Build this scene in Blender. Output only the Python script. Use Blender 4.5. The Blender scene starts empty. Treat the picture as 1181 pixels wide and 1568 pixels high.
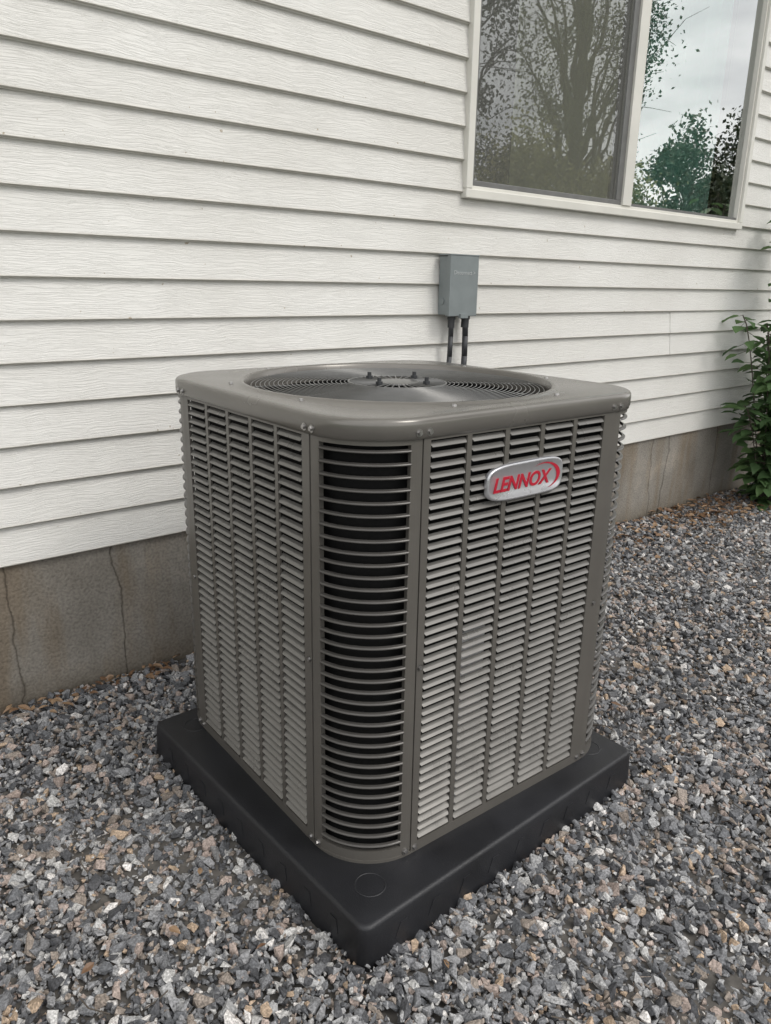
import bpy, bmesh, math, random
import numpy as np
from mathutils import Vector, Matrix, Euler
random.seed(7); rng=np.random.default_rng(7)
S=bpy.context.scene; C=S.collection
# ---------------- measured layout (metres; X along the wall, Y into the wall) -----------
W=.760; HW=.380; RC=.130; E=HW-RC; ZB=.0785; ZT=.8917; WY=.7659; SB=.4006; EXP=.1016
CAM=(-1.0567,-1.2533,1.1129)
# ---------------- helpers ----------------
def empty(name,loc=(0,0,0),rz=0):
    o=bpy.data.objects.new(name,None); C.objects.link(o); o.location=loc; o.rotation_euler=(0,0,rz); o.empty_display_size=.1; return o
def mk(name,V,F,mat,parent=None,smooth=False,mats=None,fm=None):
    me=bpy.data.meshes.new(name); me.from_pydata([tuple(v) for v in V],[],[tuple(f) for f in F])
    for m in (mats or [mat]): me.materials.append(m)
    if fm is not None: me.polygons.foreach_set('material_index',fm)
    if smooth: me.polygons.foreach_set('use_smooth',[True]*len(me.polygons))
    me.update(); o=bpy.data.objects.new(name,me); C.objects.link(o)
    if parent: o.parent=parent
    return o
def bevel(o,w,seg=2,ang=35):
    m=o.modifiers.new('bevel','BEVEL'); m.width=w; m.segments=seg; m.limit_method='ANGLE'; m.angle_limit=math.radians(ang); return o
class MB:
    def __init__(s): s.V=[];s.F=[]
    def box(s,x0,x1,y0,y1,z0,z1):
        b=len(s.V); s.V+=[(x0,y0,z0),(x1,y0,z0),(x1,y1,z0),(x0,y1,z0),(x0,y0,z1),(x1,y0,z1),(x1,y1,z1),(x0,y1,z1)]
        s.F+=[(b,b+3,b+2,b+1),(b+4,b+5,b+6,b+7),(b,b+1,b+5,b+4),(b+1,b+2,b+6,b+5),(b+2,b+3,b+7,b+6),(b+3,b,b+4,b+7)]
    def strip(s,rows,closed=False):
        b=len(s.V); n=len(rows[0])
        for r in rows: s.V+=list(r)
        for i in range(len(rows)-1):
            for j in range(n if closed else n-1):
                k=(j+1)%n; s.F.append((b+i*n+j,b+i*n+k,b+(i+1)*n+k,b+(i+1)*n+j))
    def cyl(s,p0,p1,r0,r1=None,n=10,cap=True):
        r1=r0 if r1 is None else r1; p0=Vector(p0);p1=Vector(p1); d=(p1-p0).normalized()
        a=d.orthogonal().normalized(); c=d.cross(a); b=len(s.V)
        for p,r in((p0,r0),(p1,r1)):
            for i in range(n):
                t=2*math.pi*i/n; s.V.append(tuple(p+a*(r*math.cos(t))+c*(r*math.sin(t))))
        for i in range(n):
            j=(i+1)%n; s.F.append((b+i,b+j,b+n+j,b+n+i))
        if cap: s.F.append(tuple(b+i for i in reversed(range(n)))); s.F.append(tuple(b+n+i for i in range(n)))
    def tube(s,pts,r,n=8):
        for a,b in zip(pts[:-1],pts[1:]): s.cyl(a,b,r if not callable(r) else r(a),r if not callable(r) else r(b),n)
    def branch(s,a,b,r0,r1,n=5,j=.12,seg=5):
        a=Vector(a);b=Vector(b);l=(b-a).length; pts=[a.lerp(b,i/seg)+(Vector((random.gauss(0,j*l/seg*1.6),random.gauss(0,j*l/seg*1.6),random.gauss(0,j*l/seg*1.6))) if 0<i<seg else Vector()) for i in range(seg+1)]
        for i in range(seg): s.cyl(pts[i],pts[i+1],r0+(r1-r0)*i/seg,r0+(r1-r0)*(i+1)/seg,n,False)
    def make(s,name,mat,parent=None,smooth=False): return mk(name,s.V,s.F,mat,parent,smooth)

def newmat(name):
    m=bpy.data.materials.new(name); m.use_nodes=True; n=m.node_tree; b=n.nodes['Principled BSDF']; return m,n,b
def N(nt,t,**k):
    n=nt.nodes.new(t)
    for a,v in k.items(): setattr(n,a,v)
    return n
def ramp(nt,stops,interp='LINEAR'):
    r=nt.nodes.new('ShaderNodeValToRGB'); r.color_ramp.interpolation=interp; e=r.color_ramp.elements
    while len(e)<len(stops): e.new(.5)
    for x,(p,c) in zip(e,stops): x.position=p; x.color=(*c,1) if len(c)==3 else c
    return r
def simple(name,col,rough=.5,metal=0,var=.12,scale=30,bump=0,bscale=300,spec=.5):
    m,nt,b=newmat(name); L=nt.links.new
    tc=N(nt,'ShaderNodeTexCoord'); no=N(nt,'ShaderNodeTexNoise'); no.inputs['Scale'].default_value=scale; no.inputs['Detail'].default_value=5
    L(tc.outputs['Object'],no.inputs['Vector'])
    r=ramp(nt,[(.3,tuple(c*(1-var) for c in col)),(.7,tuple(min(1,c*(1+var)) for c in col))]); L(no.outputs['Fac'],r.inputs['Fac']); L(r.outputs['Color'],b.inputs['Base Color'])
    rr=N(nt,'ShaderNodeMapRange'); rr.inputs['To Min'].default_value=max(0,rough-.07); rr.inputs['To Max'].default_value=min(1,rough+.1); L(no.outputs['Fac'],rr.inputs['Value']); L(rr.outputs['Result'],b.inputs['Roughness'])
    b.inputs['Metallic'].default_value=metal; b.inputs['Specular IOR Level'].default_value=spec
    if bump:
        n2=N(nt,'ShaderNodeTexNoise'); n2.inputs['Scale'].default_value=bscale; n2.inputs['Detail'].default_value=3; L(tc.outputs['Object'],n2.inputs['Vector'])
        bp=N(nt,'ShaderNodeBump'); bp.inputs['Strength'].default_value=bump; bp.inputs['Distance'].default_value=.001; L(n2.outputs['Fac'],bp.inputs['Height']); L(bp.outputs['Normal'],b.inputs['Normal'])
    return m
M_paint=simple('greige_metal_paint',(.12,.112,.1),.32,.2,.06,14,.1,900)
M_cap=simple('cap_metal_paint',(.18,.17,.154),.24,.35,.08,5,.04,700)
M_slat=simple('louver_metal_paint',(.2,.193,.18),.28,.4,.08,20)
M_rib=simple('corner_rib_paint',(.085,.08,.074),.3,.3,.08,20)
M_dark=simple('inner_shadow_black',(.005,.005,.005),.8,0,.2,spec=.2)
M_wire=simple('grille_wire',(.15,.15,.145),.3,.4,.1)
M_fan=simple('fan_blade_metal',(.05,.05,.05),.5,.3,.15)
M_screw=simple('screw_steel',(.35,.34,.33),.3,.9,.2,200)
M_pad=simple('black_plastic',(.0135,.014,.0165),.44,0,.3,9,.7,420)
M_silver=simple('badge_silver',(.55,.55,.57),.28,.7,.06,40)
M_red=simple('badge_red',(.42,.01,.03),.35,0,.05)
M_box=simple('grey_enclosure',(.21,.235,.238),.42,.1,.06,25)
M_boxd=simple('grey_enclosure_relief',(.42,.44,.44),.5,0,.05)
M_conduit=simple('dark_conduit',(.035,.037,.04),.5,0,.1)
M_vinyl=simple('cream_vinyl',(.66,.645,.59),.4,0,.05,6,.1,200)
M_alu=simple('window_aluminium',(.17,.17,.165),.45,.3,.1)
M_soil=simple('soil',(.09,.083,.075),.95,0,.4,40,.6,60)
M_room=simple('room_wall',(.12,.12,.11),.9,0,.1)
M_roof=simple('roof_shingle',(.08,.075,.07),.9,0,.3,12,.5,60)

# siding -------------------------------------------------
def siding_mat():
    m,nt,b=newmat('vinyl_siding'); L=nt.links.new
    tc=N(nt,'ShaderNodeTexCoord'); sp=N(nt,'ShaderNodeSeparateXYZ'); L(tc.outputs['Object'],sp.inputs[0])
    a=N(nt,'ShaderNodeMath',operation='SUBTRACT'); a.inputs[1].default_value=SB; L(sp.outputs['Z'],a.inputs[0])
    d=N(nt,'ShaderNodeMath',operation='DIVIDE'); d.inputs[1].default_value=EXP; L(a.outputs[0],d.inputs[0])
    fl=N(nt,'ShaderNodeMath',operation='FLOOR'); L(d.outputs[0],fl.inputs[0])
    fr=N(nt,'ShaderNodeMath',operation='FRACT'); L(d.outputs[0],fr.inputs[0])
    off=N(nt,'ShaderNodeMath',operation='MULTIPLY'); off.inputs[1].default_value=7.31; L(fl.outputs[0],off.inputs[0])
    cx=N(nt,'ShaderNodeCombineXYZ'); 
    xs=N(nt,'ShaderNodeMath',operation='MULTIPLY_ADD'); xs.inputs[1].default_value=1.0; L(sp.outputs['X'],xs.inputs[0]); L(off.outputs[0],xs.inputs[2])
    wn=N(nt,'ShaderNodeTexNoise'); wn.inputs['Scale'].default_value=6; wn.inputs['Detail'].default_value=2
    c2=N(nt,'ShaderNodeCombineXYZ'); L(xs.outputs[0],c2.inputs[0]); L(sp.outputs['Z'],c2.inputs[2]); L(c2.outputs[0],wn.inputs['Vector'])
    zw=N(nt,'ShaderNodeMath',operation='MULTIPLY_ADD'); zw.inputs[1].default_value=.035; L(wn.outputs['Fac'],zw.inputs[0]); L(sp.outputs['Z'],zw.inputs[2])
    z6=N(nt,'ShaderNodeMath',operation='MULTIPLY'); z6.inputs[1].default_value=22; L(zw.outputs[0],z6.inputs[0])
    L(xs.outputs[0],cx.inputs[0]); L(z6.outputs[0],cx.inputs[2])
    gn=N(nt,'ShaderNodeTexNoise'); gn.inputs['Scale'].default_value=7; gn.inputs['Detail'].default_value=4; gn.inputs['Roughness'].default_value=.6; L(cx.outputs[0],gn.inputs['Vector'])
    gr=ramp(nt,[(.42,(0,0,0)),(.5,(1,1,1)),(.58,(.25,.25,.25))]); L(gn.outputs['Fac'],gr.inputs['Fac'])
    bp=N(nt,'ShaderNodeBump'); bp.inputs['Strength'].default_value=.6; bp.inputs['Distance'].default_value=.0012; L(gr.outputs['Color'],bp.inputs['Height']); L(bp.outputs['Normal'],b.inputs['Normal'])
    dn=N(nt,'ShaderNodeTexNoise'); dn.inputs['Scale'].default_value=1.7; dn.inputs['Detail'].default_value=7; L(tc.outputs['Object'],dn.inputs['Vector'])
    dr=ramp(nt,[(.3,(.665,.65,.61)),(.6,(.745,.735,.70)),(.8,(.695,.685,.645))]); L(dn.outputs['Fac'],dr.inputs['Fac'])
    er=ramp(nt,[(0.0,(.5,.48,.43)),(.05,(.93,.92,.9)),(.1,(1,1,1))]); L(fr.outputs[0],er.inputs['Fac'])  # lap shadow line painted into the colour at each course's bottom edge
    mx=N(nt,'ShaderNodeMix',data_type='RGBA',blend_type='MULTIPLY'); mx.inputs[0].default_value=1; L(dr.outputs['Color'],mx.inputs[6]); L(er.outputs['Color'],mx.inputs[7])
    sn=N(nt,'ShaderNodeTexNoise'); sn.inputs['Scale'].default_value=55; sn.inputs['Detail'].default_value=2; L(tc.outputs['Object'],sn.inputs['Vector'])
    sr=ramp(nt,[(.225,(.55,.48,.38)),(.26,(1,1,1))]); L(sn.outputs['Fac'],sr.inputs['Fac'])
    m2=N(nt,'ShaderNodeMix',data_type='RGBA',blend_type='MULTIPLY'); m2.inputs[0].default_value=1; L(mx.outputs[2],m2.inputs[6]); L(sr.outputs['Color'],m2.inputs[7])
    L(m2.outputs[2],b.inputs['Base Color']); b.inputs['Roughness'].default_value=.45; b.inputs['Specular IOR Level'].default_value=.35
    return m
M_siding=siding_mat()
def concrete_mat():
    m,nt,b=newmat('foundation_concrete'); L=nt.links.new
    tc=N(nt,'ShaderNodeTexCoord')
    n1=N(nt,'ShaderNodeTexNoise'); n1.inputs['Scale'].default_value=2.6; n1.inputs['Detail'].default_value=9; n1.inputs['Roughness'].default_value=.62; L(tc.outputs['Object'],n1.inputs['Vector'])
    r1=ramp(nt,[(.3,(.15,.134,.113)),(.45,(.205,.187,.16)),(.58,(.25,.232,.203)),(.7,(.35,.31,.26))]); L(n1.outputs['Fac'],r1.inputs['Fac'])
    n2=N(nt,'ShaderNodeTexNoise'); n2.inputs['Scale'].default_value=130; n2.inputs['Detail'].default_value=4; L(tc.outputs['Object'],n2.inputs['Vector'])
    mp=N(nt,'ShaderNodeMapping'); mp.inputs['Scale'].default_value=(9,9,1.2); L(tc.outputs['Object'],mp.inputs[0])
    n3=N(nt,'ShaderNodeTexNoise'); n3.inputs['Scale'].default_value=1; n3.inputs['Detail'].default_value=5; L(mp.outputs[0],n3.inputs['Vector'])
    r3=ramp(nt,[(.5,(1,1,1)),(.62,(.84,.73,.6)),(.72,(.68,.57,.46))]); L(n3.outputs['Fac'],r3.inputs['Fac'])
    mx=N(nt,'ShaderNodeMix',data_type='RGBA',blend_type='MULTIPLY'); mx.inputs[0].default_value=.75; L(r1.outputs['Color'],mx.inputs[6]); L(r3.outputs['Color'],mx.inputs[7])
    wv=N(nt,'ShaderNodeTexNoise'); wv.inputs['Scale'].default_value=7; wv.inputs['Detail'].default_value=5; L(tc.outputs['Object'],wv.inputs['Vector'])
    ad=N(nt,'ShaderNodeVectorMath',operation='MULTIPLY_ADD'); ad.inputs[1].default_value=(.07,.07,.07); L(wv.outputs['Color'],ad.inputs[0]); L(tc.outputs['Object'],ad.inputs[2])
    mp2=N(nt,'ShaderNodeMapping'); mp2.inputs['Scale'].default_value=(1.6,1.6,.12); mp2.inputs['Location'].default_value=(.27,0,0); L(ad.outputs[0],mp2.inputs[0])
    vo=N(nt,'ShaderNodeTexVoronoi',feature='DISTANCE_TO_EDGE'); vo.inputs['Scale'].default_value=1; L(mp2.outputs[0],vo.inputs['Vector'])
    rv=ramp(nt,[(.0,(.42,.4,.37)),(.005,(1,1,1))]); L(vo.outputs['Distance'],rv.inputs['Fac'])
    m2=N(nt,'ShaderNodeMix',data_type='RGBA',blend_type='MULTIPLY'); m2.inputs[0].default_value=1; L(mx.outputs[2],m2.inputs[6]); L(rv.outputs['Color'],m2.inputs[7])
    r2=ramp(nt,[(.3,(.72,.72,.72)),(.6,(1.12,1.12,1.12))]); L(n2.outputs['Fac'],r2.inputs['Fac'])
    m3=N(nt,'ShaderNodeMix',data_type='RGBA',blend_type='MULTIPLY'); m3.inputs[0].default_value=1; L(m2.outputs[2],m3.inputs[6]); L(r2.outputs['Color'],m3.inputs[7])
    # darker band where the wall meets the stones
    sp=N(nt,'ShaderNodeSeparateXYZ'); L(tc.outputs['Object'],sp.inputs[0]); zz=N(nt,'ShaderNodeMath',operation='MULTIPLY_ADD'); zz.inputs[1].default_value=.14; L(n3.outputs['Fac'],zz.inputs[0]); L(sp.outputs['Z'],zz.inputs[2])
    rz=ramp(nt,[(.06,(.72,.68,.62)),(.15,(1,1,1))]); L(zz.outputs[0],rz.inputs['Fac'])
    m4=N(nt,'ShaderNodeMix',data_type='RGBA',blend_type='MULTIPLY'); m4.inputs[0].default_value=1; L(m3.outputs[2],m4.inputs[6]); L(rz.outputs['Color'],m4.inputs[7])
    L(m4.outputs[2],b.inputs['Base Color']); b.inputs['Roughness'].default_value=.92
    q=N(nt,'ShaderNodeMath',operation='MULTIPLY_ADD'); q.inputs[1].default_value=1.5; L(rv.outputs['Color'],q.inputs[0]); L(n2.outputs['Fac'],q.inputs[2])
    bp=N(nt,'ShaderNodeBump'); bp.inputs['Strength'].default_value=.7; bp.inputs['Distance'].default_value=.003; L(q.outputs[0],bp.inputs['Height']); L(bp.outputs['Normal'],b.inputs['Normal'])
    return m
M_conc=concrete_mat()
def stone_mat():
    m,nt,b=newmat('crushed_stone'); L=nt.links.new
    g=N(nt,'ShaderNodeNewGeometry')
    k=1.25
    r=ramp(nt,[(p,tuple(k*x for x in c)) for p,c in [(0,(.055,.056,.06)),(.12,(.09,.093,.099)),(.26,(.135,.137,.143)),(.42,(.19,.191,.196)),(.57,(.26,.26,.26)),(.69,(.36,.355,.345)),(.77,(.2,.17,.145)),(.86,(.28,.228,.2)),(.94,(.33,.25,.18)),(.972,(.5,.48,.46))]],'CONSTANT'); L(g.outputs['Random Per Island'],r.inputs['Fac'])
    tc=N(nt,'ShaderNodeTexCoord'); n=N(nt,'ShaderNodeTexNoise'); n.inputs['Scale'].default_value=280; n.inputs['Detail'].default_value=3; L(tc.outputs['Object'],n.inputs['Vector'])
    r2=ramp(nt,[(.3,(.55,.55,.55)),(.5,(1,1,1)),(.7,(1.6,1.6,1.6))]); L(n.outputs['Fac'],r2.inputs['Fac'])
    mx=N(nt,'ShaderNodeMix',data_type='RGBA',blend_type='MULTIPLY'); mx.inputs[0].default_value=1; L(r.outputs['Color'],mx.inputs[6]); L(r2.outputs['Color'],mx.inputs[7])
    L(mx.outputs[2],b.inputs['Base Color']); b.inputs['Roughness'].default_value=.7; b.inputs['Specular IOR Level'].default_value=.4
    return m
M_stone=stone_mat()
def leaf_mat(name,c1,c2,c3,tr=.3):
    m,nt,b=newmat(name); L=nt.links.new
    g=N(nt,'ShaderNodeNewGeometry'); r=ramp(nt,[(0,c1),(.5,c2),(1,c3)]); L(g.outputs['Random Per Island'],r.inputs['Fac']); L(r.outputs['Color'],b.inputs['Base Color'])
    b.inputs['Roughness'].default_value=.5
    if tr:
        t=N(nt,'ShaderNodeBsdfTranslucent'); L(r.outputs['Color'],t.inputs['Color']); mx=N(nt,'ShaderNodeMixShader'); mx.inputs[0].default_value=tr
        L(b.outputs[0],mx.inputs[1]); L(t.outputs[0],mx.inputs[2]); L(mx.outputs[0],nt.nodes['Material Output'].inputs['Surface'])
    return m
M_leaf=leaf_mat('shrub_leaf',(.06,.11,.045),(.1,.18,.07),(.16,.26,.1),.4)
M_tleaf=leaf_mat('tree_leaf',(.04,.055,.03),(.07,.09,.045),(.11,.12,.06),0)
M_yleaf=leaf_mat('yellow_green_leaf',(.16,.17,.05),(.28,.28,.1),(.4,.37,.14),0)
M_dead=leaf_mat('dry_leaf',(.12,.06,.03),(.2,.12,.065),(.3,.2,.12),0)
M_bark=simple('bark',(.09,.075,.06),.9,0,.3,20,.6,60)
M_grass=simple('lawn',(.05,.075,.03),.95,0,.35,5,.8,90)

# ---------------- ground -----------------
mk('ground',[(-150,-150,-.03),(150,-150,-.03),(150,150,-.03),(-150,150,-.03)],[(0,1,2,3)],M_grass)
def rock_variants(n=18):
    out=[]
    for k in range(n):
        bm=bmesh.new()
        for i in range(random.randint(8,11)):
            v=Vector((random.gauss(0,1),random.gauss(0,1),random.gauss(0,1))).normalized()
            v=Vector([math.copysign(abs(c)**.6,c) for c in v])
            bm.verts.new((v.x*random.uniform(.85,1.15),v.y*random.uniform(.5,.9),v.z*random.uniform(.4,.75)))
        r=bmesh.ops.convex_hull(bm,input=bm.verts)
        bmesh.ops.delete(bm,geom=[g for g in r['geom_interior'] if isinstance(g,bmesh.types.BMVert)],context='VERTS')
        bmesh.ops.triangulate(bm,faces=bm.faces); bm.verts.index_update(); 
        V=np.array([v.co[:] for v in bm.verts]); V-=V.mean(0); F=np.array([[v.index for v in f.verts] for f in bm.faces]); bm.free(); out.append((V,F))
    return out
PR=math.radians(1.6164); PX,PY,PP=-.0436,-.0477,.8132
def gravel():
    X0,X1,Y0,Y1=-2.4,5.2,-3.0,WY-.010
    n=820000; x=rng.uniform(X0,X1,n); y=rng.uniform(Y0,Y1,n)
    dx,dy=x-CAM[0],y-CAM[1]; d=np.hypot(dx,dy)
    core=(dx*.40-dy*.917<.35)&(dy*.215-dx*.977<.35)&(d>.75)
    dens=np.where(d<2.1,18500,np.where(d<3.2,12500,8000)); tot=n/((X1-X0)*(Y1-Y0))
    dens=np.where(core,dens,2200)
    keep=rng.uniform(0,1,n)<np.minimum(1,dens/tot)
    lx=(x-PX)*math.cos(-PR)-(y-PY)*math.sin(-PR); ly=(x-PX)*math.sin(-PR)+(y-PY)*math.cos(-PR)
    keep&=~((abs(lx)<PP/2)&(abs(ly)<PP/2))
    x,y,d,core=x[keep],y[keep],d[keep],core[keep]; n=len(x)
    s=np.clip(rng.lognormal(math.log(.0062),.45,n),.0026,.0185)
    s=np.where(core,np.where(d>3.2,np.maximum(s,.0065)*1.1,s),np.maximum(s,.009)*1.6)
    z=.006*np.sin(x*5+1)*np.cos(y*4.3)+.003*np.sin(x*13+y*9)+rng.uniform(-.009,.003,n)-.003+np.where(core,0,-.006)
    z=np.where(s>.010,z+.004,z)
    ang=rng.uniform(0,2*np.pi,n); t1=rng.normal(0,.5,n); t2=rng.normal(0,.5,n)
    ca,sa=np.cos(ang),np.sin(ang); c1,s1=np.cos(t1),np.sin(t1); c2,s2=np.cos(t2),np.sin(t2)
    Z=np.zeros(n);O=np.ones(n)
    Rz=np.stack([ca,-sa,Z,sa,ca,Z,Z,Z,O],1).reshape(n,3,3); Rx=np.stack([O,Z,Z,Z,c1,-s1,Z,s1,c1],1).reshape(n,3,3); Ry=np.stack([c2,Z,s2,Z,O,Z,-s2,Z,c2],1).reshape(n,3,3)
    R=Rx@Ry@Rz
    var=rock_variants(); vid=rng.integers(0,len(var),n); Vs=[];Fs=[];b=0
    for k,(V,F) in enumerate(var):
        I=np.where(vid==k)[0]; m=len(I); st=s[I,None]*rng.uniform(.8,1.2,(m,3))
        P=(V[None]*st[:,None,:])@np.transpose(R[I],(0,2,1))+np.stack([x[I],y[I],z[I]],1)[:,None,:]
        Vs.append(P.reshape(-1,3)); Fs.append((F[None]+(b+np.arange(m)*len(V))[:,None,None]).reshape(-1,3)); b+=m*len(V)
    nb=b; gx=np.linspace(X0-1,X1+2,60); gy=np.linspace(Y0-1,Y1+.02,40); G=np.array([(a,c,-.012) for c in gy for a in gx])
    Q=[]; 
    for j in range(39):
        for i in range(59):
            a=nb+j*60+i; Q+= [(a,a+1,a+61),(a,a+61,a+60)]
    Vs.append(G); Fs.append(np.array(Q)); V=np.concatenate(Vs); F=np.concatenate(Fs)
    me=bpy.data.meshes.new('gravel'); me.vertices.add(len(V)); me.vertices.foreach_set('co',V.astype(np.float32).ravel())
    me.loops.add(F.size); me.loops.foreach_set('vertex_index',F.astype(np.int32).ravel()); me.polygons.add(len(F))
    me.polygons.foreach_set('loop_start',np.arange(0,F.size,3,dtype=np.int32))
    me.materials.append(M_stone); me.materials.append(M_soil)
    mi=np.zeros(len(F),dtype=np.int32); mi[-len(Q):]=1; me.polygons.foreach_set('material_index',mi); me.polygons.foreach_set('use_smooth',np.zeros(len(F),dtype=bool))
    me.update(calc_edges=True); me.validate(); o=bpy.data.objects.new('gravel',me); C.objects.link(o)
gravel()

# ---------------- house -----------------
house=empty('house',(0,0,0))
WX0,WX1=-7.,9.; NC=52; WTOP=SB+EXP*NC
winx0,winx1,wz0,wz1=.9145,2.8461,1.4007,SB+23*EXP+.008
sid=MB()
def course(k,x0,x1,dy=0.,end=False):
    z0=SB+k*EXP; z1=z0+EXP; o=WY+dy
    prof=[(o+.004,z0-.002),(o-.0075,z0),(o-.0105,z0+.0035),(o-.0095,z0+.008),(o+.0035,z1+.001)]
    sid.strip([[(x0,y,z),(x1,y,z)] for y,z in prof])
    if end:
        i0=len(sid.V); sid.V+=[(x1,y,z) for y,z in prof]+[(x1,y+.004,z) for y,z in prof]; sid.F+=[(i0+i,i0+i+1,i0+i+6,i0+i+5) for i in range(4)]
joints={2:-.577,3:-.58,4:2.362,5:2.34}
for k in range(NC):
    spans=[(WX0,WX1)]
    if 10<=k<23: spans=[(WX0,winx0+.01),(winx1-.01,WX1)]
    js=[joints[k]] if k in joints else [-4.6+.9*((k*7)%3)-.5,6+.5*((k*3)%5)]
    flip=1 if k in (4,5) else 0
    for a,b in spans:
        xs=[a]+sorted(j for j in js if a<j<b)+[b]
        for i in range(len(xs)-1):
            up=(i%2==flip); x0_=xs[i]-(.012 if up and i>0 else 0); x1_=xs[i+1]+(.012 if up and i<len(xs)-2 else 0)
            course(k,x0_,x1_,-.003 if up else 0)
            if up:
                z0=SB+k*EXP; o=WY-.003
                for e_ in ([x1_] if i<len(xs)-2 else [])+([x0_] if i>0 else []):
                    prof=[(o-.0075,z0),(o-.0105,z0+.0035),(o-.0095,z0+.008),(o+.0035,z0+EXP)]; i0=len(sid.V)
                    sid.V+=[(e_,y,z) for y,z in prof]+[(e_,y+.0035,z) for y,z in prof]; sid.F+=[(i0+j,i0+j+1,i0+j+5,i0+j+4) for j in range(3)]
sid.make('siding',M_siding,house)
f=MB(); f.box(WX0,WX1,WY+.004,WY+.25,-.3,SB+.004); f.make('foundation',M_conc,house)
b=MB(); b.box(WX0,winx0,WY+.01,WY+.15,SB+.004,WTOP); b.box(winx1,WX1,WY+.01,WY+.15,SB+.004,WTOP); b.box(winx0,winx1,WY+.01,WY+.15,SB+.004,wz0); b.box(winx0,winx1,WY+.01,WY+.15,wz1,WTOP)
b.box(WX0,WX0+.15,WY+.15,WY+8,-.3,WTOP); b.box(WX1-.15,WX1,WY+.15,WY+8,-.3,WTOP); b.box(WX0,WX1,WY+8,WY+8.15,-.3,WTOP); b.make('wall_core',M_vinyl,house)
r=MB(); r.strip([[(WX0-.4,WY-.45,WTOP-.05),(WX1+.4,WY-.45,WTOP-.05)],[(WX0-.4,WY+4.1,WTOP+2.2),(WX1+.4,WY+4.1,WTOP+2.2)],[(WX0-.4,WY+8.5,WTOP-.05),(WX1+.4,WY+8.5,WTOP-.05)],[(WX0-.4,WY-.45,WTOP-.051),(WX1+.4,WY-.45,WTOP-.051)]]); r.make('roof',M_roof,house)
# window
win=empty('window'); win.parent=house
w=MB(); fy=WY-.026; T=.03
w.box(winx0,winx1,fy,WY+.012,wz0,wz0+T); w.box(winx0,winx1,fy,WY+.012,wz1-T,wz1)
w.box(winx0,winx0+T,fy,WY+.012,wz0+T,wz1-T); w.box(winx1-T,winx1,fy,WY+.012,wz0+T,wz1-T)
bevel(w.make('window_frame',M_vinyl,win),.003)
a0,a1=winx0+T,winx1-T; z0,z1=wz0+T,wz1-T; ML,MR=1.832,1.893
w=MB()
for (p,q,c,d) in [(a0,a1,z0,z0+.012),(a0,a1,z1-.012,z1),(a0,a0+.008,z0+.012,z1-.012),(a1-.01,a1,z0+.012,z1-.012)]: w.box(p,q,fy+.012,WY+.03,c,d)
w.box(ML,MR,fy+.006,WY+.03,z0+.012,z1-.012)
bevel(w.make('window_reveal',M_vinyl,win),.0015)
w=MB(); sl,sr=a0+.008,ML
w.box(sl,sr,fy+.016,fy+.026,z0+.012,z0+.03); w.box(sl,sr,fy+.016,fy+.026,z1-.03,z1-.012); w.box(sl,sl+.012,fy+.016,fy+.026,z0+.03,z1-.03); w.box(sr-.034,sr,fy+.016,fy+.03,z0+.03,z1-.03)
bevel(w.make('sash_frame',M_alu,win),.002)
w=MB(); w.box(MR,MR+.013,fy+.018,fy+.03,z0+.012,z1-.012); w.box(MR+.013,a1-.01,fy+.018,fy+.03,z0+.012,z0+.024); w.make('fixed_sash_trim',M_alu,win)
mg,nt,bb=newmat('window_glass'); L=nt.links.new
fr=N(nt,'ShaderNodeFresnel'); fr.inputs['IOR'].default_value=2.2; gl=N(nt,'ShaderNodeBsdfGlossy'); gl.inputs['Roughness'].default_value=.0; gl.inputs['Color'].default_value=(.95,.97,.96,1)
tr=N(nt,'ShaderNodeBsdfTransparent'); tr.inputs['Color'].default_value=(.9,.94,.92,1); mx=N(nt,'ShaderNodeMixShader'); 
mm=N(nt,'ShaderNodeMath',operation='MULTIPLY_ADD'); mm.inputs[1].default_value=1.4; mm.inputs[2].default_value=.22; mm.use_clamp=True
L(fr.outputs[0],mm.inputs[0]); L(mm.outputs[0],mx.inputs[0]); L(tr.outputs[0],mx.inputs[1]); L(gl.outputs[0],mx.inputs[2]); L(mx.outputs[0],nt.nodes['Material Output'].inputs['Surface'])
gy=fy+.034
mk('glass_pane',[(a0,gy,z0),(a1,gy,z0),(a1,gy,z1),(a0,gy,z1)],[(0,1,2,3)],mg,win)
ms,nt,bb=newmat('insect_screen'); L=nt.links.new
tr=N(nt,'ShaderNodeBsdfTransparent'); df=N(nt,'ShaderNodeBsdfDiffuse'); df.inputs['Color'].default_value=(.2,.2,.185,1); mx=N(nt,'ShaderNodeMixShader'); mx.inputs[0].default_value=.4
L(tr.outputs[0],mx.inputs[1]); L(df.outputs[0],mx.inputs[2]); L(mx.outputs[0],nt.nodes['Material Output'].inputs['Surface'])
sy=fy+.021; mk('insect_screen',[(sl+.01,sy,z0+.028),(sr-.03,sy,z0+.028),(sr-.03,sy,z1-.02),(sl+.01,sy,z1-.02)],[(0,1,2,3)],ms,win)
def curtain(name,x0,x1,mat,A=1):
    n=240; rows=[[],[]]
    for i in range(n+1):
        x=x0+(x1-x0)*i/n; y=WY+.062+A*(.018*math.sin(x*55+2*math.sin(x*7))+.01*math.sin(x*27+1))
        rows[0].append((x,y,wz0-.0)); rows[1].append((x,y,wz1-.02))
    q=MB(); q.strip(rows); q.make(name,mat,win,True)
M_c1=simple('curtain_cloth_green',(.5,.78,.7),.9,0,.1,4); M_c2=simple('curtain_cloth_cream',(.8,.8,.52),.9,0,.1,4)
curtain('curtain_green',MR+.02,winx1-.2,M_c1); curtain('curtain_cream',winx0+.3,ML-.02,M_c2)
q=MB(); q.box(winx0-.5,winx1+.5,WY+.16-.005,WY+3,.9,3.0); o=q.make('room',M_room,win)
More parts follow.
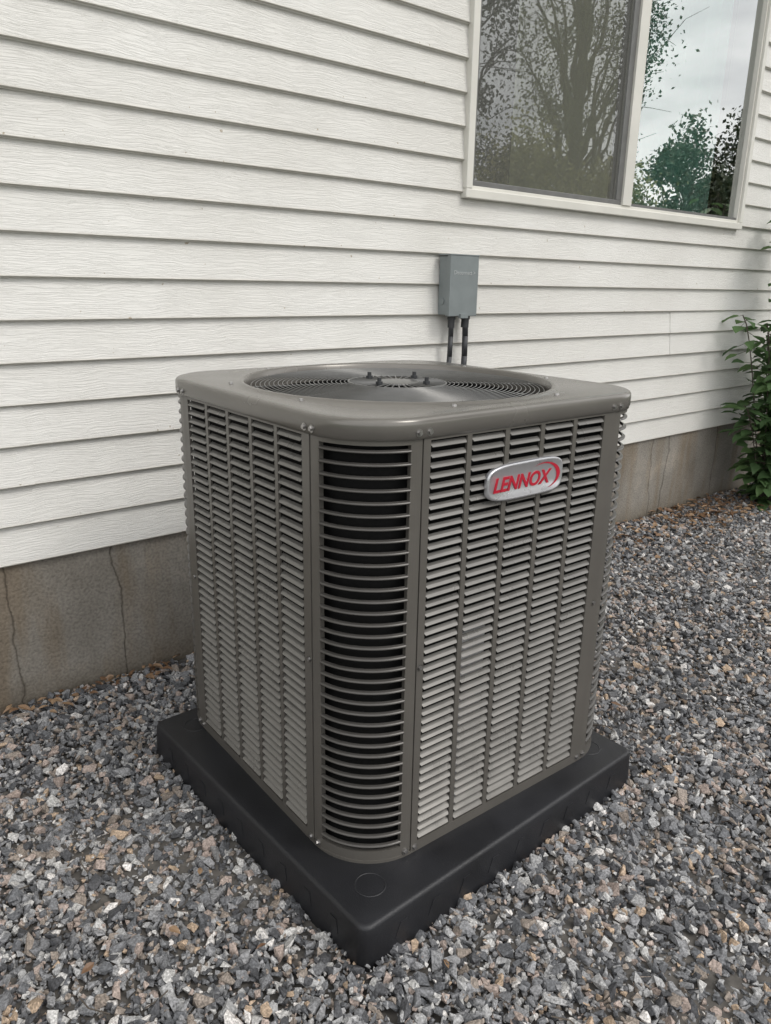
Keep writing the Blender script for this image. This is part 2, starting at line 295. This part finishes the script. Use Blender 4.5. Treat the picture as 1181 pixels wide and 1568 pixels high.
bm=bmesh.new(); bm.from_mesh(o.data); bm.faces.ensure_lookup_table(); bmesh.ops.delete(bm,geom=[bm.faces[2]],context='FACES'); bm.to_mesh(o.data); bm.free()

# ---------------- disconnect box -----------------
eb=empty('electrical_disconnect_box',(0,0,0))
BX0,BX1,BZ0,BZ1,BD=.812,.948,1.008,1.211,.062; BY=WY-.0085
q=MB(); q.box(BX0+.004,BX1-.004,BY-BD+.016,BY,BZ0+.004,BZ1-.004); bevel(q.make('enclosure_body',M_box,eb),.003)
q=MB(); q.box(BX0,BX1,BY-BD,BY-BD+.018,BZ0,BZ1); q.box(BX0-.002,BX1+.002,BY-BD-.002,BY-.002,BZ1-.002,BZ1+.003); bevel(q.make('cover',M_box,eb),.003,3)
q=MB(); q.box(BX0+.05,BX1-.05,BY-BD-.008,BY-BD+.004,BZ0-.006,BZ0+.008); q.cyl((BX0+.005,BY-.02,BZ0+.05),(BX0+.001,BY-.02,BZ0+.05),.012,n=16); q.make('hasp_and_knockout',M_box,eb)
def text(name,s,size,mat,parent,loc,rot,ext=.0006,shear=0,offset=0,ax=1.):
    cu=bpy.data.curves.new(name,'FONT'); cu.body=s; cu.size=size; cu.extrude=ext; cu.shear=shear; cu.offset=offset; cu.align_x='CENTER'; cu.align_y='CENTER'; cu.materials.append(mat)
    o=bpy.data.objects.new(name,cu); C.objects.link(o); o.parent=parent; o.location=loc; o.rotation_euler=rot; o.scale=(ax,1,1); return o
text('cover_label','Disconnect >',.019,M_boxd,eb,((BX0+BX1)/2,BY-BD-.0004,BZ1-.058),(math.pi/2,0,0),.0006)
q=MB(); cxs=(BX0+.044,BX0+.112)
for x,dxx in zip(cxs,(-.0025,-.0005)):
    pts=[(x,BY-.03,BZ0+.005)]+[(x+dxx*i*1.6,BY-.03-.006*math.sin(i*.8),BZ0-.07*i) for i in range(1,7)]
    e=Vector(pts[-1]); pts+=[tuple(e.lerp(Vector((.3,.40,.35)),t)+Vector((0,0,-.12*math.sin(math.pi*t)))) for t in (.2,.4,.6,.8,1)]
    q.tube(pts,.0105 if x>BX0+.1 else .009,12)
q.make('conduits',M_conduit,eb,True)
q=MB()
for x,rr in zip(cxs,(.012,.014)):
    q.cyl((x,BY-.03,BZ0+.004),(x,BY-.03,BZ0-.012),rr*1.2,n=8); q.cyl((x,BY-.03,BZ0-.012),(x-.001,BY-.03,BZ0-.04),rr,n=16)
q.make('conduit_fittings',M_conduit,eb)

# ---------------- pad -----------------
pad=empty('equipment_pad',(PX,PY,0),PR)
def rrect(h,r,z,n=8):
    out=[]
    for cx,cy,a0 in ((h-r,-h+r,-90),(h-r,h-r,0),(-h+r,h-r,90),(-h+r,-h+r,180)):
        for i in range(n+1):
            a=math.radians(a0+90*i/n); out.append((cx+r*math.cos(a),cy+r*math.sin(a),z))
    return out
g=PP/2
q=MB(); q.strip([rrect(g+.003,.022,-.02),rrect(g+.0025,.022,.012),rrect(g+.001,.022,.055),rrect(g,.022,ZB-.007),rrect(g-.001,.021,ZB-.004),rrect(g-.003,.02,ZB-.0015),rrect(g-.006,.019,ZB-.0002),rrect(g-.009,.018,ZB),rrect(g-.02,.015,ZB),rrect(.001,.0005,ZB)],True)
q.make('pad_slab',M_pad,pad,True)
q=MB()
for sx in(-1,1):
    for sy in (-1,1): q.strip([[(sx*(g-.075)+r_*math.cos(t*math.pi/14),sy*(g-.075)+r_*math.sin(t*math.pi/14),z) for t in range(28)] for r_,z in ((.029,ZB+.0001),(.0282,ZB+.0008),(.0272,ZB+.0008),(.0264,ZB+.0001))],True)
q.make('pad_corner_rings',M_pad,pad)
q=MB()
for k in range(4):
    for i in range(9):
        u=-.32+.08*i
        a=[(u-.018,-g-.0030,.022),(u+.018,-g-.0030,.022),(u+.012,-g-.0024,.05),(u-.006,-g-.0024,.05)]
        a2=[(x,y+.01,z) for x,y,z in a]; Rm=Matrix.Rotation(k*math.pi/2,3,'Z'); P=[tuple(Rm@Vector(v)) for v in a+a2]; b0=len(q.V); q.V+=P
        q.F+=[(b0,b0+1,b0+2,b0+3)]+[(b0+j,b0+4+j,b0+4+(j+1)%4,b0+(j+1)%4) for j in range(4)]
q.make('pad_side_lugs',M_pad,pad)

# ---------------- condenser unit -----------------
ac=empty('air_conditioner_condenser',(0,0,0),math.radians(-1.3474))
Z0,Z1=ZB+.022,ZT-.018
def panel(name,rz,ulo,uhi,npan=44):
    Rm=Matrix.Rotation(rz,3,'Z'); fb=MB(); sb=MB(); n0=-HW-.0015
    pitch=(uhi-ulo+.011)/5; cols=[(ulo+pitch*i,ulo+pitch*i+pitch-.011) for i in range(5)]
    fb.box(-E+.001,ulo,n0,n0+.006,ZB+.003,ZT); fb.box(uhi,E-.001,n0,n0+.006,ZB+.003,ZT)
    for i in range(4): fb.box(cols[i][1],cols[i+1][0],n0+.0005,n0+.005,Z0,Z1)
    fb.box(ulo,uhi,n0,n0+.006,ZB+.003,Z0); fb.box(ulo,uhi,n0,n0+.006,Z1,ZT)
    p=(Z1-Z0)/npan
    for a,b in cols:
        for j in range(npan):
            zc=Z0+(j+.5)*p
            j1,j2=random.gauss(0,.012),random.gauss(0,.012)
            prof=[(n0+.008,zc+(.26+j2)*p,0),(n0+.003,zc+.08*p,.0005),(n0-.0012,zc-(.15+j1)*p,.003),(n0-.0008,zc-(.20+j1)*p,.003),(n0+.0012,zc-.18*p,.003)]
            sb.strip([[(a+t,y,z),(b-t,y,z)] for y,z,t in prof])
    for m,nm,mat in ((fb,name+'_frame',M_paint),(sb,name+'_louvers',M_slat)):
        m.V=[tuple(Rm@Vector(v)) for v in m.V]; o=m.make(nm,mat,ac)
    return
panel('front_panel',0,-.234,.216); panel('side_panel',-math.pi/2,-.226,.226); panel('rear_panel',math.pi,-.226,.226); panel('far_side_panel',math.pi/2,-.226,.226)
def arc(cx,cy,a0,a1,r,n=16): return [(cx+r*math.cos(a0+(a1-a0)*i/n),cy+r*math.sin(a0+(a1-a0)*i/n)) for i in range(n+1)]
cf=MB(); cr=MB(); NCR=36
for cx,cy,a in ((-E,-E,180),(E,-E,270),(E,E,0),(-E,E,90)):
    A0=math.radians(a); mg_=math.radians(10); q90=math.radians(90)
    for s0,s1 in ((.006,mg_),(q90-mg_,q90-.006)):
        cf.strip([[(x,y,z) for x,y in arc(cx,cy,A0+s0,A0+s1,r,4)] for r,z in ((RC-.008,ZB+.003),(RC,ZB+.003),(RC,ZT),(RC-.008,ZT))])
        for s in (s0,s1):
            i0=len(cf.V); c_,s_=math.cos(A0+s),math.sin(A0+s)
            cf.V+=[(cx+c_*(RC-.01),cy+s_*(RC-.01),ZB+.003),(cx+c_*RC,cy+s_*RC,ZB+.003),(cx+c_*RC,cy+s_*RC,ZT),(cx+c_*(RC-.01),cy+s_*(RC-.01),ZT)]; cf.F.append((i0,i0+1,i0+2,i0+3))
    for zz0,zz1 in ((ZB+.003,Z0+.004),(Z1-.004,ZT)):
        cf.strip([[(x,y,z) for x,y in arc(cx,cy,A0+mg_,A0+q90-mg_,r,18)] for r,z in ((RC-.008,zz0),(RC,zz0),(RC,zz1),(RC-.008,zz1))])
    p=(Z1-Z0-.008)/NCR
    for j in range(NCR):
        zc=Z0+.004+(j+.5)*p+random.gauss(0,.0002)
        prof=[(RC-.005,zc+.16*p),(RC-.0005,zc+.10*p),(RC+.0016,zc+.02*p),(RC+.0016,zc-.06*p),(RC-.001,zc-.11*p),(RC-.005,zc-.12*p)]
        cr.strip([[(x,y,z) for x,y in arc(cx,cy,A0+mg_-.004,A0+q90-mg_+.004,r,18)] for r,z in prof])
cf.make('corner_posts',M_paint,ac); o=cr.make('corner_louvers',M_rib,ac,True)
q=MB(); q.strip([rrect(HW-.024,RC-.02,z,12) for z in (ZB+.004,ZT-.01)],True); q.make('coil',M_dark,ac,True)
q=MB(); q.strip([rrect(HW+.001,RC+.001,ZB-.006,12),rrect(HW+.001,RC+.001,ZB+.006,12),rrect(HW-.012,RC-.01,ZB+.008,12)],True); q.make('base_pan',M_paint,ac)
q=MB(); q.box(-.142,-.072,-HW+.0105,-HW+.015,.12,.36); q.box(-.142,-.072,-HW+.0105,-HW+.015,.40,.5); q.box(-HW+.0105,-HW+.015,.02,.09,.43,.5); q.make('coil_bright_patches',simple('bright_patch_grey',(.5,.5,.5),.4,.3,.1),ac)  # pale plates added to stand in for bright reflections on the coil
# cap
def sqray(th,h,r):
    c,s=math.cos(th),math.sin(th); lo,hi=0,h*1.5
    for _ in range(40):
        m=(lo+hi)/2; x,y=abs(m*c),abs(m*s); e=h-r
        ins=(x<=h and y<=h) and not (x>e and y>e and math.hypot(x-e,y-e)>r)
        if ins: lo=m
        else: hi=m
    return lo*c,lo*s
NA=320; TH=[2*math.pi*i/NA for i in range(NA)]
def sql(off,z): return [(*sqray(t,HW+off,RC+off),z) for t in TH]
def cl(r,z): return [(r*math.cos(t),r*math.sin(t),z) for t in TH]
TZ=ZT+.021
rows=[sql(-.004,ZT-.014),sql(.003,ZT-.014),sql(.003,ZT-.0095),sql(.0048,ZT-.008),sql(.0048,ZT+.010),sql(.0042,ZT+.0145),sql(.002,ZT+.018),sql(-.001,ZT+.0198),sql(-.005,TZ-.0003),sql(-.01,TZ),sql(-.024,TZ+.0002)]
rows+=[cl(.341,TZ+.0004),cl(.336,TZ+.003),cl(.332,TZ+.0048),cl(.328,TZ+.0045),cl(.3245,TZ+.001),cl(.3225,TZ-.012),cl(.320,TZ-.035)]
q=MB(); q.strip(rows,True); q.make('top_cap',M_cap,ac,True)
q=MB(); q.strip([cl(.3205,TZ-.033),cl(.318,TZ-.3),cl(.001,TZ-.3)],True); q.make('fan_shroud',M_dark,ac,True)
# grille
q=MB(); RZ=lambda r: TZ-.007+.006*(1-(r/.32)**2)
def ring(r,w,h):
    z=RZ(r); q.strip([[((r+dx)*math.cos(t),(r+dx)*math.sin(t),z+dz) for t in TH[::2]] for dx,dz in ((w,-h*.3),(w*.6,h*.6),(0,h),(-w*.6,h*.6),(-w,-h*.3),(0,-h),(w,-h*.3))],True)
rr=.104
while rr<.318: ring(rr,.0010,.0009); rr+=.0094
for k in range(10):
    t=2*math.pi*(k+.3)/10; q.tube([(r*math.cos(t),r*math.sin(t),RZ(r)-.003) for r in (.1,.16,.22,.28,.322)],.0018,6)
q.make('fan_grille_rings',M_wire,ac,True)
q=MB()
for k in range(40):
    t=2*math.pi*k/40; q.cyl((.046*math.cos(t),.046*math.sin(t),RZ(.046)),(.104*math.cos(t),.104*math.sin(t),RZ(.104)),.0012,.0017,6)
q.make('fan_grille_spokes',M_wire,ac)
q=MB(); q.strip([cl(.107,RZ(.106)-.001),cl(.107,RZ(.106)+.0012),cl(.1035,RZ(.1)+.0012),cl(.1035,RZ(.1)-.001)],True); q.strip([cl(.048,RZ(0)-.003),cl(.048,RZ(0)),cl(.045,RZ(0)+.001),cl(.0005,RZ(0)+.001)],True); q.make('grille_hub',M_wire,ac,True)
q=MB(); 
for k in range(4):
    t=math.radians(20+90*k); x,y=.072*math.cos(t),.072*math.sin(t); q.cyl((x,y,TZ-.01),(x,y,TZ+.014),.0045,n=10); q.cyl((x,y,TZ+.0),(x,y,TZ+.006),.008,n=6)
q.make('motor_bolts',M_conduit,ac)
q=MB(); q.cyl((0,0,TZ-.2),(0,0,TZ-.035),.08,n=40); q.make('fan_motor',M_dark,ac)
q=MB()
for k in range(3):
    t0=2*math.pi*k/3+.5; rows=[]
    for i in range(9):
        t=t0+math.radians(72)*i/8; rows.append([(r*math.cos(t+.3*(r-.1)),r*math.sin(t+.3*(r-.1)),TZ-.07-.055*(i/8)+.02*math.sin(math.pi*i/8)) for r in (.06,.12,.2,.26,.3)])
    q.strip(rows)
q.make('fan_blades',M_fan,ac,True)
# screws
q=MB()
def screw(side,u,z,out=.003):
    Rm=Matrix.Rotation(side,3,'Z'); n0=-HW-out
    a=Rm@Vector((u,n0,z)); c=Rm@Vector((u,n0-.0035,z)); b_=Rm@Vector((u,n0+.004,z)); q.cyl(b_,a,.0065,.0065,12); q.cyl(a,c,.0045,.004,6)
for sd in (0,-math.pi/2,math.pi/2,math.pi):
    for u in (-E+.010,-E-.012,E-.010,E+.012):
        screw(sd,u,ZT-.003,.0055); screw(sd,u,ZB+.012,.002 if abs(u)<E else .0015)
    for u in (-E+.008,E-.008): screw(sd,u,.47,.0015)
for k in range(8):
    t=math.radians(22.5+45*k); x,y=.352*math.cos(t),.352*math.sin(t)
    if max(abs(x),abs(y))<.36: q.cyl((x,y,TZ-.001),(x,y,TZ+.004),.005,.004,8)
q.make('screws',M_screw,ac)
# badge
BXc,BZc=-.006,.7785; bw,bh=.1,.034
def ringy(sx,sz,y):
    pts=[]
    for i in range(64):
        t=2*math.pi*i/64; c,s=math.cos(t),math.sin(t); e=2/4.2
        pts.append((BXc+math.copysign(abs(c)**e,c)*sx,y,BZc+math.copysign(abs(s)**e,s)*sz*(1+.06*c)))
    return pts
n0=-HW-.002
q=MB(); q.strip([ringy(bw,bh,n0+.002),ringy(bw,bh,n0-.004),ringy(bw-.0015,bh-.0015,n0-.0062),ringy(bw-.004,bh-.004,n0-.0066),ringy(bw-.005,bh-.005,n0-.0058),ringy(.001,.001,n0-.0058)],True); q.make('name_badge',M_silver,ac,True)
text('badge_lettering','LENNOX',.0365,M_red,ac,(BXc-.014,n0-.0062,BZc-.003),(math.pi/2,0,0),.0008,.26,.0009,.98)
q=MB(); ro=[];ri=[]
for i in range(33):
    t=math.radians(-70+195*i/32); k=math.sin(math.pi*i/32)
    ro.append((BXc+.046+.045*math.cos(t),n0-.0068,BZc+.0255*math.sin(t))); ri.append((BXc+.046+(.045-.010*k)*math.cos(t)-.001,n0-.0068,BZc+(.0255-.0022*k-.0006)*math.sin(t)))
q.strip([ri,ro]); q.make('badge_swoosh',M_red,ac)

# ---------------- shrub -----------------
def leafpts(c,d,nrm,L_,Wd):
    d=Vector(d).normalized(); s=d.cross(Vector(nrm)).normalized(); n=s.cross(d); c=Vector(c)
    P=[c,c+d*L_*.2+s*Wd*.36+n*L_*.05,c+d*L_*.42+s*Wd*.5+n*L_*.08,c+d*L_*.75+s*Wd*.3+n*L_*.03,c+d*L_-n*L_*.14,c+d*L_*.75-s*Wd*.3+n*L_*.03,c+d*L_*.42-s*Wd*.5+n*L_*.08,c+d*L_*.2-s*Wd*.36+n*L_*.05,c+d*L_*.5]
    return [tuple(p) for p in P],[(i,(i+1)%8,8) for i in range(8)]
def shrub(name,base,n_st,h,spread,L_=.075):
    e=empty(name,base); st=MB(); lv=MB()
    for i in range(n_st):
        a=random.uniform(0,2*math.pi); rd=random.uniform(.1,1)*spread; hh=h*(random.uniform(.3,.62) if i%3 else random.uniform(.8,1))
        if hh>h*.75: rd*=.75
        tip=Vector((math.cos(a)*rd,min(math.sin(a)*rd*.7,.15),hh)); pts=[]
        for k in range(9):
            t=k/8; pts.append(Vector((tip.x*t**.8+math.cos(a)*.04*(1-t),tip.y*t**.8+math.sin(a)*.04*(1-t),hh*(1-(1-t)**1.5)-.02*(1-t))))
        st.tube([tuple(p) for p in pts],.003,5)
        for k in range(1,9):
            for _ in range(random.randint(4,6) if hh<h*.75 else random.randint(2,4)):
                p=pts[k].lerp(pts[k-1],random.random()); aa=random.uniform(0,2*math.pi); d=Vector((math.cos(aa),math.sin(aa),random.uniform(-.55,.15)))
                q_=p+d*random.uniform(.01,.06); q_.y=min(q_.y,WY-base[1]-.09); st.cyl(tuple(p),tuple(q_),.0012,n=4,cap=False)
                V,F=leafpts(q_,d,(random.uniform(-.4,.4),random.uniform(-.6,.2),1),L_*random.uniform(.6,1.15),L_*random.uniform(.5,.7)); b0=len(lv.V); lv.V+=V; lv.F+=[tuple(x+b0 for x in f_) for f_ in F]
    st.make('stems',M_bark,e); lv.make('leaves',M_leaf,e,True)
shrub('shrub',(3.12,.50,0),36,1.64,.4,.1)
# ---------------- trees across the yard (seen reflected in the window) -----------------
def tree(name,base,h,rad,nleaf,lsz,zc0=.35,mat=None,ncl=46,clr=(.12,.26)):
    e=empty(name,base); tr_=MB(); tr_.tube([(0,0,-.2),(.1,0,h*.25),(.05,.1,h*.5),(.1,.1,h*.8)],lambda p:max(.03,h*.02*(1-p[2]/h)),10)
    cl_=[]
    for i in range(ncl):
        a=random.uniform(0,6.28); zz=random.uniform(zc0,1.); rr_=rad*math.sqrt(random.random())*(1-.75*max(0,(zz-.6))/.4)
        c=Vector((math.cos(a)*rr_,math.sin(a)*rr_,h*zz)); s0=Vector((.07,.05,h*max(.15,zz-.3))); mid=s0.lerp(c,.5)+Vector((0,0,.05*h*random.random()))
        tr_.branch(s0,mid,h*.006,h*.0035,6); tr_.branch(mid,c,h*.0035,h*.001,5)
        for _ in range(7):
            s1=mid.lerp(c,random.uniform(.2,1)); tr_.branch(s1,s1+Vector((random.gauss(0,.07*h),random.gauss(0,.07*h),random.gauss(.03*h,.05*h))),h*.0012,h*.0004,4,.2,4)
        cl_.append((c,rad*random.uniform(*clr)))
    tr_.make('trunk_and_limbs',M_bark,e)
    n=nleaf; ids=rng.integers(0,len(cl_),n); Cc=np.array([cl_[i][0][:] for i in ids]); Rr=np.array([cl_[i][1] for i in ids])
    D=rng.normal(0,.6,(n,3)); P=Cc+D*Rr[:,None]; A=rng.normal(0,1,(n,3)); A/=np.linalg.norm(A,axis=1)[:,None]; B=np.cross(A,rng.normal(0,1,(n,3))); B/=np.linalg.norm(B,axis=1)[:,None]
    sz=lsz*rng.uniform(.6,1.3,(n,1)); V=np.stack([P-A*sz,P+B*sz*.6,P+A*sz,P-B*sz*.6],1).reshape(-1,3); F=np.arange(4*n).reshape(-1,4)
    mk('crown',V.tolist(),F.tolist(),mat or M_tleaf,e)
tree('tree',(10.2,-11.2,0),13.5,3.2,34000,.05,.2,None,80,(.1,.3))
tree('tree',(14.2,-9.3,0),10.5,1.9,12000,.045,.3,None,50,(.15,.3))
tree('tree',(20.5,-10.0,0),5.4,1.9,12000,.07,.3)
tree('tree',(26,-10.6,0),6.9,2.3,12000,.08,.25)
tree('tree',(9.6,-6.9,0),3.3,1.5,16000,.04,.2,M_yleaf,46,(.2,.4))
tree('tree',(12.4,-6.9,0),3.3,1.3,12000,.04,.2,M_yleaf,46,(.2,.4))
# ---------------- litter -----------------
q=MB()
def litter(cx,cy,sx,sy,n,smax=.045):
    for _ in range(n):
        x,y=random.gauss(cx,sx),min(WY-.02,random.gauss(cy,sy)); a=random.uniform(0,6.28)
        V,F=leafpts((x,y,.008+random.uniform(0,.008)),(math.cos(a),math.sin(a),random.uniform(-.3,.3)),(random.uniform(-.6,.6),random.uniform(-.6,.6),1),random.uniform(.012,smax),random.uniform(.008,smax*.5)); b0=len(q.V); q.V+=V; q.F+=[tuple(k+b0 for k in f_) for f_ in F]
litter(2.6,.6,.45,.1,420,.055); litter(-.55,.73,.3,.025,80); litter(.5,-.6,1.2,.7,50,.03); litter(1.8,0,1,.5,70,.035)
q.make('fallen_leaves',M_dead)
q=MB()
for _ in range(130):
    x,y=random.uniform(-1.2,3.2),random.uniform(-1.3,.7)
    if abs(x)<.5 and abs(y)<.5: continue
    a=random.uniform(0,6.28); l=random.uniform(.02,.07); q.tube([(x,y,.006),(x+math.cos(a)*l*.5,y+math.sin(a)*l*.5,.011),(x+math.cos(a+.3)*l,y+math.sin(a+.3)*l,.008)],.0012,5)
q.make('twigs',M_bark)

# ---------------- camera, light -----------------
cam=bpy.data.cameras.new('camera'); co=bpy.data.objects.new('camera',cam); C.objects.link(co)
cam.sensor_fit='VERTICAL'; cam.sensor_height=36; cam.lens=1157.28/1568*36; cam.clip_start=.02; cam.clip_end=1000
co.matrix_world=Matrix.Translation(CAM)@Matrix.Rotation(-math.radians(39.426),4,'Z')@Matrix.Rotation(math.radians(90-16.8088),4,'X')@Matrix.Rotation(math.radians(1.0512),4,'Z')
S.camera=co
sund=Vector((.35,-.75,.95)).normalized()
sl_=bpy.data.lights.new('sun','SUN'); sl_.energy=1.3; sl_.angle=math.radians(20); sl_.color=(1,.96,.91); so=bpy.data.objects.new('sun',sl_); C.objects.link(so); so.rotation_euler=sund.to_track_quat('Z','Y').to_euler()
wd=bpy.data.worlds.new('World'); S.world=wd; wd.use_nodes=True; nt=wd.node_tree; L=nt.links.new; bg=nt.nodes['Background']
sk=N(nt,'ShaderNodeTexSky',sky_type='NISHITA'); sk.sun_disc=False; sk.sun_elevation=math.asin(sund.z); sk.sun_rotation=math.atan2(sund.x,sund.y); sk.air_density=1; sk.dust_density=2
hs=N(nt,'ShaderNodeHueSaturation'); hs.inputs['Saturation'].default_value=.3; L(sk.outputs[0],hs.inputs['Color'])
tc=N(nt,'ShaderNodeTexCoord'); mp=N(nt,'ShaderNodeMapping'); mp.inputs['Scale'].default_value=(1,1,2.6); L(tc.outputs['Generated'],mp.inputs[0])
cn=N(nt,'ShaderNodeTexNoise'); cn.inputs['Scale'].default_value=3.4; cn.inputs['Detail'].default_value=8; L(mp.outputs[0],cn.inputs['Vector'])
cr_=ramp(nt,[(.35,(7.5,7.6,7.9)),(.5,(11.6,11.6,11.6)),(.65,(17,16.8,16.5))]); L(cn.outputs['Fac'],cr_.inputs['Fac'])
mx=N(nt,'ShaderNodeMix',data_type='RGBA'); mx.inputs[0].default_value=.8; L(hs.outputs[0],mx.inputs[6]); L(cr_.outputs['Color'],mx.inputs[7]); L(mx.outputs[2],bg.inputs['Color']); bg.inputs['Strength'].default_value=.14
S.view_settings.view_transform='Standard'; S.view_settings.look='None'; S.view_settings.exposure=0; S.view_settings.gamma=1
